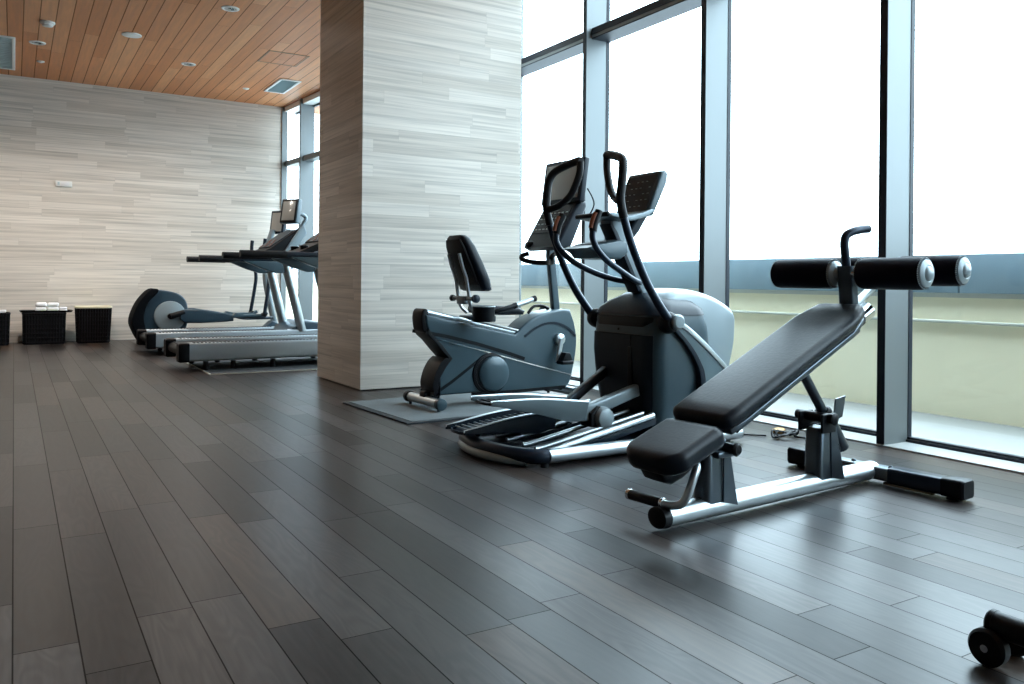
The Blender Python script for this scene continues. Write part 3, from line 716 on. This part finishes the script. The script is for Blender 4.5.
# rails with perforated seat track
for sg in (-1, 1):
    MB().tube([(-.10, sg * .07, .822), (.30, sg * .07, .735), (.84, sg * .07, .615)], .026, smooth=False, n=14).build('seat_rail', 'silver', K)
b = MB(); b.prism([(-.10, .815), (.84, .605), (.84, .58), (-.10, .79)], -.035, .035, .004); b.build('rail_centre', 'gunmetal', K)
b = MB(); b.prism([(.38, .755), (.86, .645), (.86, .63), (.38, .74)], -.112, -.06, .004); b.build('seat_track', 'white', K)
b = MB()
for k in range(11):
    u = .40 + k * .042; b.ball((u, -.10 + .02 * (k % 3), .752 - (u - .38) * .23), .011, (1, 1, .5), 8)
b.build('track_hole', 'black', K)
# seat
SEAT = [(.47, .80), (.48, .855), (.52, .87), (.64, .865), (.80, .85), (.87, .82), (.85, .785), (.6, .785)]
MB().prism(SEAT, -.19, .19, .025, 4).build('seat_cushion', 'vinyl', K)
b = MB(); b.bb((.33, -.09, .72), (.62, .09, .78), .015); b.build('seat_carriage', 'gunmetal', K)
b = MB(); b.lathe([(.085, .0), (.092, .02), (.098, .13), (.088, .132), (.08, .05), (0, .04)], (.385, -.255, .735)); b.build('bottle_holder', 'black', K)
b = MB(); b.lathe([(.098, .127), (.102, .131), (.098, .136), (.090, .135), (.090, .13)], (.385, -.255, .735)); b.build('holder_rim', 'greyp', K)
# backrest: tapered cushion, rear shell and two posts
def back_ring(z, u, hv, th, cv): return [(u + a, cv + d, z) for a, d in rrect(th, hv, min(th, hv) * .8, 5)]
rings = []
for z, u, hv, th in ((.995, .452, .18, .035), (1.01, .45, .215, .052), (1.10, .418, .225, .062), (1.25, .355, .205, .062), (1.38, .30, .18, .055), (1.455, .268, .15, .045), (1.48, .258, .11, .028)):
    rings.append(back_ring(z, u, hv, th, -.01))
MB().loft(rings).build('backrest', 'vinyl', K, 50)
rings = []
for z, u, hv, th in ((1.05, .375, .18, .014), (1.20, .315, .175, .018), (1.38, .24, .15, .016), (1.44, .216, .12, .010)):
    rings.append(back_ring(z, u, hv, th, -.01))
MB().loft(rings).build('back_shell', 'black', K, 50)
for v in (-.105, .085):
    MB().tube([(.40, v * .6, .80), (.35, v * .9, .86), (.325, v, .96), (.30, v, 1.10), (.262, v, 1.20), (.225, v, 1.32)], .0155).build('back_post', 'silver', K)
b = MB(); b.cyl((.33, -.16, .93), (.33, .17, .93), .018); b.bb((.29, -.06, .88), (.37, .06, .95), .012); b.build('recline_bar', 'silverp', K)
b = MB(); b.lathe([(.03, 0), (.036, .01), (.036, .035), (.02, .045), (0, .046)], (.35, -.16, .93), (0, -1, 0)); b.build('recline_knob', 'navy', K)
b = MB(); b.lathe([(.026, 0), (.03, .03), (0, .034)], (.33, .17, .93), (0, 1, 0)); b.build('recline_knob', 'navy', K)
for sg in (-1,):
    sh_ = MB().tube([(.42, sg * .23, .80), (.52, sg * .275, .83), (.62, sg * .285, .855), (.70, sg * .285, .875)], .022).build('side_handle', 'black', K)
    MB().tube([(.69, sg * .285, .872), (.88, sg * .285, .928)], .024, smooth=False).build('pulse_grip', 'silver', sh_)
    MB().tube([(.87, sg * .285, .925), (.905, sg * .285, .935)], .026, smooth=False).tube([(.675, sg * .285, .868), (.70, sg * .285, .875)], .026, smooth=False).build('grip_end', 'black', sh_)
# mast, handlebar, console, television
MB().loft([[(u + a, d, z) for a, d in rrect(.038, .03, .012)] for u, z in ((1.335, .80), (1.27, 1.32), (1.27, 1.40))]).build('console_mast', 'teal', K)
MB().tube([(1.17, .21, 1.35), (1.125, .245, 1.335), (1.11, .25, 1.305), (1.14, .20, 1.278), (1.21, .10, 1.262), (1.25, 0, 1.262), (1.20, -.12, 1.262), (1.13, -.22, 1.275), (1.08, -.28, 1.305), (1.13, -.28, 1.345)], .023).build('handlebar', 'black', K)
MB().tube([(1.05, .04, .79), (1.12, .05, .85), (1.22, .05, .855), (1.28, .03, .82)], .014).build('lift_handle', 'black', K)
CP = o16([(1.13, 1.42), (1.20, 1.39), (1.32, 1.42), (1.50, 1.80), (1.49, 1.85), (1.44, 1.86), (1.38, 1.83)])
MB().prism(CP, -.27, .27, .035, 4).build('console', 'navy', K)
tn = Vector((1.38 - 1.13, 0, 1.83 - 1.42)).normalized(); nn = Vector((-tn.z, 0, tn.x))
def plate(o, s0, s1, v0, v1, lift, th, name, mat, par):
    q0 = o + tn * s0 + nn * lift; q1 = o + tn * s1 + nn * lift
    return MB().loft([[tuple(q + nn * k + Vector((0, v, 0))) for q, v in ((q0, v0), (q0, v1), (q1, v1), (q1, v0))] for k in (0, th)]).build(name, mat, par)
plate(Vector((1.13, 0, 1.404)), .16, .45, -.22, .22, -.002, .008, 'display', 'display', K)
b = MB()
for r in range(4):
    for c_ in range(7):
        q = Vector((1.13, -.18 + c_ * .06, 1.404)) + tn * (.20 + r * .06) + nn * .007
        b.box(q, (.004, .032, .010), 0, rotY(31))
b.build('button_row', 'vent', K)
MB().ball((1.17, .18, 1.43), .055, (1, 1.2, .8)).build('cable_bundle', 'black', K)
MB().box((1.43, 0, 2.03), (.06, .62, .42), .012, rotY(8)).build('television', 'navy', K)
MB().box((1.397, 0, 2.035), (.012, .53, .34), .003, rotY(8)).build('television_screen', 'screen', K)
MB().tube([(1.46, 0, 1.80), (1.49, 0, 1.90), (1.47, 0, 2.0)], .03).build('television_arm', 'silverp', K)
MB().tube([(1.47, -.30, 1.95), (1.50, -.36, 1.80), (1.45, -.30, 1.65)], .007, n=8).build('headphone_cable', 'black', K)
# foot bars
for u, hv in ((-.045, .30), (1.42, .26)):
    fb_ = MB().cyl((u, -hv, .062), (u, hv, .062), .04).build('foot_bar', 'silver', K)
    for sg in (-1, 1): MB().cyl((u, sg * (hv - .04), .062), (u, sg * (hv + .02), .062), .049, bev=.006).cyl((u, sg * (hv - .04), 0), (u, sg * (hv - .04), .03), .014, n=12).build('end_cap', 'teal' if sg < 0 else 'black', fb_)
b = MB(); b.bb((-.07, -.05, .06), (.08, .05, .14), .01); b.build('foot_bracket', 'black', K)
b = MB(); b.bb((1.37, -.05, .06), (1.44, .05, .13), .01); b.build('foot_bracket', 'black', K)

# ------------------------------------------------------------------ treadmills
def treadmill(label, ox, oy, deg=0, oz=0):
    T = thing('treadmill', label, 'treadmill', ox, oy, deg, oz, 'treadmills by the far windows')
    for v0, v1 in ((0, .15), (.85, 1.0)):
        r = MB().loft([[(u, (v0 + v1) / 2 + a, .215 + d) for a, d in rrect(.075, .11, .03)] for u in (.09, 2.55)]).build('side_rail', 'railsilver', T)
        MB().loft([[(u, (v0 + v1) / 2 + a, .21 + d) for a, d in rrect(h, k, .03)] for u, h, k in ((-.02, .07, .105), (0, .078, .115), (.10, .078, .115))]).build('rail_end_cap', 'black', r)
        b = MB()
        for k in range(42): b.box((.16 + k * .044, (v0 + v1) / 2, .326), (.022, .11, .010), .003)
        b.build('anti_slip_ribs', 'rubber', r)
    MB().bb((.06, .15, .26), (2.05, .85, .29), .01).build('running_belt', 'rubber', T)
    MB().cyl((.06, .15, .22), (.06, .85, .22), .06).build('rear_roller', 'black', T)
    b = MB(); b.bb((.25, .18, .10), (2.2, .82, .20), .02); b.build('deck_base', 'black', T)
    MB().prism([(1.98, .29), (2.08, .36), (2.25, .45), (2.50, .44), (2.62, .36), (2.62, .12), (2.05, .12)], .02, .98, .03).build('motor_hood', 'tread_blue', T)
    for u in (.30, .62, 1.1, 1.9):
        for v in (.08, .92): MB().cyl((u, v, 0), (u, v, .11), .035, .03, n=16).build('levelling_foot', 'rubber', T)
    for v in (.05, .95):
        MB().tube([(2.21, v, .30), (1.955, v, 1.30), (1.935, v, 1.37)], .068, smooth=False, n=20, flat=1.25).build('upright', 'silver', T)
        hr = MB().tube([(.70, v, 1.395), (1.98, v, 1.395)], .042, smooth=False, n=18).build('handrail', 'navy', T)
        MB().tube([(.68, v, 1.395), (.72, v, 1.395), (1.25, v, 1.395)], .046, smooth=False, n=18).build('handrail_grip', 'rubber', hr)
        MB().prism([(1.30, 1.37), (2.02, 1.37), (2.07, 1.30), (2.02, 1.20), (1.80, 1.19), (1.60, 1.25), (1.42, 1.32)], v - .05, v + .05, .015).build('handrail_bracket', 'teal', hr)
    MB().cyl((1.95, .05, 1.395), (1.95, .95, 1.395), .035).build('cross_handle', 'navy', T)
    MB().prism([(1.44, 1.44), (1.54, 1.42), (2.0, 1.40), (2.28, 1.82), (2.25, 1.90), (2.17, 1.89), (1.74, 1.58)], .14, .86, .02).build('console', 'black', T)
    for v in (.11, .84): MB().prism([(1.50, 1.40), (2.0, 1.38), (2.30, 1.82), (2.26, 1.93), (2.20, 1.92), (1.95, 1.54)], v, v + .05, .012).build('console_arm', 'silverp', T)
    nn_ = Vector((-.31, 0, .43)).normalized(); tt = Vector((.43, 0, .31)).normalized()
    b = MB(); b.loft([[tuple(Vector((1.73, v, 1.57)) + tt * s_ + nn_ * k) for s_, v in ((.02, .18), (.02, .82), (.46, .82), (.46, .18))] for k in (-.005, .02)]); b.build('display', 'display', T)
    b = MB()
    for k in range(7): b.box(Vector((1.73, .24 + k * .085, 1.57)) + tt * (.06 + .07 * (k % 3)) + nn_ * .022, (.06, .03, .012), .003, rotY(-36))
    b.build('button_row', 'orange', T)
    for v in (.3, .7): MB().lathe([(.05, 0), (.055, .05), (.045, .055), (.04, .01), (0, .01)], (1.56, v, 1.475)).build('cup_holder', 'black', T)
    rt = rotZ(32) @ rotY(10)
    tv = MB().box((2.16, .5, 2.18), (.10, .34, .40), .02, rt).build('television', 'teal', T)
    MB().box(Vector((2.16, .5, 2.18)) + rt @ Vector((-.052, 0, 0)), (.012, .25, .31), .003, rt).build('television_screen', 'screen', tv)
    MB().box(Vector((2.16, .5, 2.18)) + rt @ Vector((-.0485, 0, 0)), (.010, .31, .37), .003, rt).build('bezel', 'black', tv)
    MB().tube([(2.19, .5, 2.14), (2.34, .5, 2.14), (2.40, .5, 2.06), (2.22, .5, 1.80)], .03).build('television_arm', 'silverp', T)
    return T
t = thing('treadmill_mat', 'thin black mat under the front treadmill beside the pillar', 'mat', 1.92, 9.78)
MB().bb((0, 0, 0), (2.75, 1.55, .008)).build('edge_strip', 'pipe', t)
MB().bb((.018, .018, .007), (2.735, 1.535, .011)).build('surface', 'matedge', t)
T1 = treadmill('silver treadmill with black handrails nearest the pillar, partly hidden by it', 1.67, 10.2, 1.0, .012)
T2 = treadmill('silver treadmill with a raised console screen standing behind the front treadmill', 1.62, 12.5, 1.0)

# far elliptical against the back wall
F = thing('elliptical_trainer', 'rear drive elliptical trainer with round blue housing by the back wall', 'elliptical trainer', .09, 14.75)
fo = spl([(1.60, .25), (1.575, .42), (1.66, .66), (1.80, .85), (1.90, .905), (2.05, .895), (2.24, .85), (2.36, .76), (2.41, .62), (2.42, .40), (2.35, .20), (2.2, .05), (1.98, .0), (1.74, .02)], 4, True)
MB().prism([(p[0], p[1]) for p in fo], -.16, .34, .03).build('rear_housing', 'tread_blue', F)
f2 = spl([(1.58, .25), (1.552, .42), (1.64, .67), (1.785, .865), (1.895, .925), (1.95, .88), (1.80, .70), (1.73, .50), (1.75, .30), (1.84, .10), (1.86, .0), (1.72, .005)], 4, True)
MB().prism([(p[0], p[1]) for p in f2], -.19, .37, .02).build('housing_bumper', 'matteblack', F)
for vv, sg in ((-.16, -1), (.34, 1)):
    MB().lathe([(.25, 0), (.245, .03), (.22, .04), (0, .045)], (2.13, vv, .47), (0, sg, 0), 36).build('crank_disc', 'greyp', F)
    y0 = vv + sg * .10
    pa = MB().loft([[(u, y0 + a, z + d) for a, d in rrect(.045, h, .03)] for u, z, h in ((2.28, .47, .06), (2.34, .47, .115), (2.6, .465, .115), (3.0, .44, .075), (3.12, .43, .055))]).build('pedal_arm', 'tread_blue', F)
    MB().cyl((2.13, vv + sg * .02, .47), (2.13, y0, .47), .05).tube([(2.13, y0, .47), (2.34, y0, .53)], .05, smooth=False).build('crank_arm', 'black', pa)
    MB().prism([(3.10, .47), (3.16, .52), (3.30, .49), (3.62, .49), (3.68, .53), (3.70, .49), (3.62, .44), (3.2, .44), (3.10, .43)], y0 - .09, y0 + .09, .012).build('foot_pedal', 'teal', F)
    MB().tube([(3.12, y0, .47), (3.3, y0, .42), (3.65, y0, .42), (3.8, y0, .42)], .025).build('pedal_link', 'gunmetal', F)
    MB().tube([(3.62, y0 + sg * .14, .50), (3.68, y0 + sg * .12, .9), (3.70, y0 + sg * .10, 1.15), (3.66, y0 + sg * .10, 1.40), (3.62, y0 + sg * .10, 1.62), (3.63, y0 + sg * .1, 1.80)], .032).build('moving_arm', 'navy', F)
    MB().cyl((3.62, y0 - .02, .48), (3.62, y0 + sg * .17, .48), .035).build('arm_joint', 'black', F)
MB().tube([(3.96, .09, .12), (3.88, .09, .5), (3.76, .09, 1.1), (3.78, .09, 1.6), (3.88, .09, 1.98)], .055).build('mast', 'silverp', F)
MB().prism([(2.0, .02), (3.9, .02), (4.05, .06), (4.0, .30), (3.85, .36), (3.7, .22), (3.3, .11), (2.2, .11)], -.03, .21, .02).build('base_frame', 'tread_blue', F)
MB().bb((3.85, -.28, 0), (3.97, .46, .07), .02).build('front_foot', 'black', F)
MB().prism([(3.66, 1.48), (3.74, 1.45), (3.98, 1.72), (3.96, 1.80), (3.90, 1.79)], -.15, .33, .03).build('console', 'navy', F)
rt = rotZ(32) @ rotY(8)
tv = MB().box((3.98, .09, 2.12), (.08, .32, .42), .015, rt).build('television', 'navy', F)
MB().box(Vector((3.98, .09, 2.12)) + rt @ Vector((-.042, 0, 0)), (.012, .24, .34), .003, rt).build('television_screen', 'screen', tv)

# ------------------------------------------------------------------ baskets along the back wall
def basket(name, label, cx, cy, hx, hy, h, taper, mat, ribs, rim=True, group='baskets along the back wall'):
    t = thing(name, label, 'basket', cx, cy, 0, 0, group)
    k = 1 - taper; n = 8; r = min(hx, hy) * .35
    def rg(z, s_, off=0): return [(a, d, z) for a, d in rrect((hx + off) * s_, (hy + off) * s_, r * s_, n)]
    b = MB(); b.loft([rg(0, k), rg(h, 1), rg(h, 1, -.025), rg(.02, k, -.025)])
    b.build('woven_body', mat, t)
    b = MB(); zs = ribs
    for q in range(zs):
        z = (q + .5) / zs * h; s_ = k + (1 - k) * z / h
        pr = rrect(hx * s_ + .004, hy * s_ + .004, r * s_, n)
        b.tube([(a, d, z) for a, d in pr], .009, n=6, closed=True, smooth=False)
    b.build('woven_band', mat, t)
    b = MB()
    per = rrect(hx, hy, r, n)
    P = [Vector(p) for p in per]; tot = 0; acc = []
    for i in range(len(P)): acc.append(tot); tot += (P[(i + 1) % len(P)] - P[i]).length
    ns = 46
    for q in range(ns):
        s_ = tot * q / ns; i = max(j for j in range(len(P)) if acc[j] <= s_); sg_ = (P[(i + 1) % len(P)] - P[i])
        p = P[i] + sg_.normalized() * (s_ - acc[i]) if sg_.length else P[i]
        b.tube([(p.x * k * 1.01, p.y * k * 1.01, .01), (p.x * 1.01, p.y * 1.01, h - .01)], .010, n=6, smooth=False)
    b.build('woven_stake', mat, t)
    if rim:
        b = MB(); b.tube([(a, d, h) for a, d in rrect(hx, hy, r, n)], .02, n=8, closed=True, smooth=False); b.build('rim', mat, t)
    return t
bk1 = basket('wicker_basket', 'black wicker basket cut off by the left edge of the photo', -.32, 15.6, .26, .22, .50, .04, 'wicker', 7)
bk2 = basket('wicker_basket', 'low black wicker basket carrying white folded towels', .43, 15.6, .30, .22, .50, .03, 'wicker', 7)
bk3 = basket('laundry_basket', 'tall dark tapered basket with a cream liner at its rim', 1.155, 15.6, .262, .23, .60, .10, 'wicker2', 9, False)
b = MB(); n = 8
def rg3(z, off): return [(a, d, z) for a, d in rrect(.262 + off, .23 + off, .085, n)]
b.loft([rg3(.585, .014), rg3(.612, .016), rg3(.616, .0), rg3(.59, -.03), rg3(.3, -.05)]); b.build('cloth_liner', 'cream', bk3)
def towel(name, label, cx, cy, z, d, mat='towel'):
    t = thing(name, label, 'towel', cx, cy, random.uniform(-6, 6), z)
    b = MB()
    for k in range(2): b.box((random.uniform(-.006, .006), 0, d[2] * (k + .5) / 2), (d[0], d[1], d[2] / 2 - .001), d[2] / 4.6, None, 5)
    b.build('folded_layers', mat, t)
    return t
tr = thing('serving_tray', 'thin dark tray lying across the low wicker basket', 'tray', .46, 15.6, 0, .52)
MB().loft([[(a, d, z) for a, d in rrect(hx, hy, .06)] for z, hx, hy in ((0, .36, .20), (.006, .37, .21), (.03, .385, .22), (.03, .375, .21), (.010, .355, .195))]).build('tray_body', 'black', tr)
towel('folded_towel', 'left one of two white folded towels on the low wicker basket', .385, 15.58, .531, (.165, .24, .15))
towel('folded_towel', 'right one of two white folded towels on the low wicker basket', .56, 15.6, .531, (.165, .24, .145))
towel('folded_towel', 'thin pale folded cloth at the right end of the tray on the basket', .71, 15.6, .531, (.11, .2, .07))
towel('folded_towel', 'white folded towel on the basket at the left edge of the photo', -.18, 15.6, .52, (.16, .24, .04))
t = thing('green_cloth', 'flat green cloth in front of the white towels on the tray', 'cloth', .50, 15.455, 0, .531)
MB().box((0, 0, .008), (.26, .05, .016), .005).build('folded_layers', 'greencloth', t)

# ------------------------------------------------------------------ light
world = bpy.data.worlds.new('overcast_sky'); scn.world = world; world.use_nodes = True
bg = world.node_tree.nodes['Background']
bg.inputs['Color'].default_value = (.70, .87, 1.0, 1)
g = G(world.node_tree)          # overcast sky: three times as bright overhead as at the horizon
tcw = world.node_tree.nodes.new('ShaderNodeTexCoord'); spw = world.node_tree.nodes.new('ShaderNodeSeparateXYZ')
world.node_tree.links.new(tcw.outputs['Generated'], spw.inputs[0])
world.node_tree.links.new(g.m('MULTIPLY_ADD', g.m('MAXIMUM', spw.outputs['Z'], 0.0), 10.0, 5.6), bg.inputs['Strength'])
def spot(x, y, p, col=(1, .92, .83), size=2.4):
    l = bpy.data.lights.new('downlight_and_fill_beam', 'SPOT'); l.energy = p; l.color = col; l.spot_size = math.radians(158); l.spot_blend = 1.0; l.shadow_soft_size = .08
    o = bpy.data.objects.new('downlight_and_fill_beam', l); COL.objects.link(o); o.location = Vector((x, y, CZ - .05)) * S
for x, y in ((.259, 13.59), (2.27, 10.54), (2.31, 13.63), (.26, 10.5), (-1.79, 13.6), (-1.79, 10.5)):  # the last three beams have no fitting, added out of view as fill
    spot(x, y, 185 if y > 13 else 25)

# ------------------------------------------------------------------ camera
f, yaw, roll, py = 820.6, .545443, -.0093170, 281.3
Fw = Vector((math.sin(yaw), math.cos(yaw), 0)); R = Vector((math.cos(yaw), -math.sin(yaw), 0)); D = Vector((0, 0, -1))
R2 = R * math.cos(roll) + D * math.sin(roll); D2 = -R * math.sin(roll) + D * math.cos(roll)
cam = bpy.data.cameras.new('camera'); co = bpy.data.objects.new('camera', cam); COL.objects.link(co)
cam.sensor_width = 36; cam.lens = 36 * f / 1024; cam.shift_y = -(342 - py) / 1024; cam.clip_start = .05
mw = Matrix((R2, -D2, -Fw)).transposed().to_4x4(); mw.translation = Vector((0, 0, 1.1)) * S
co.matrix_world = mw
scn.camera = co
vs = scn.view_settings
scn.display_settings.display_device = 'sRGB'
vs.view_transform = 'Standard'; vs.look = 'None'; vs.gamma = 1; vs.exposure = .32; vs.use_curve_mapping = False
scn.cycles.use_denoising = True
scn.cycles.max_bounces = 10; scn.cycles.diffuse_bounces = 6; scn.cycles.glossy_bounces = 5; scn.cycles.transparent_max_bounces = 16
scn.cycles.sample_clamp_indirect = 6
scn.cycles.caustics_reflective = False; scn.cycles.caustics_refractive = False
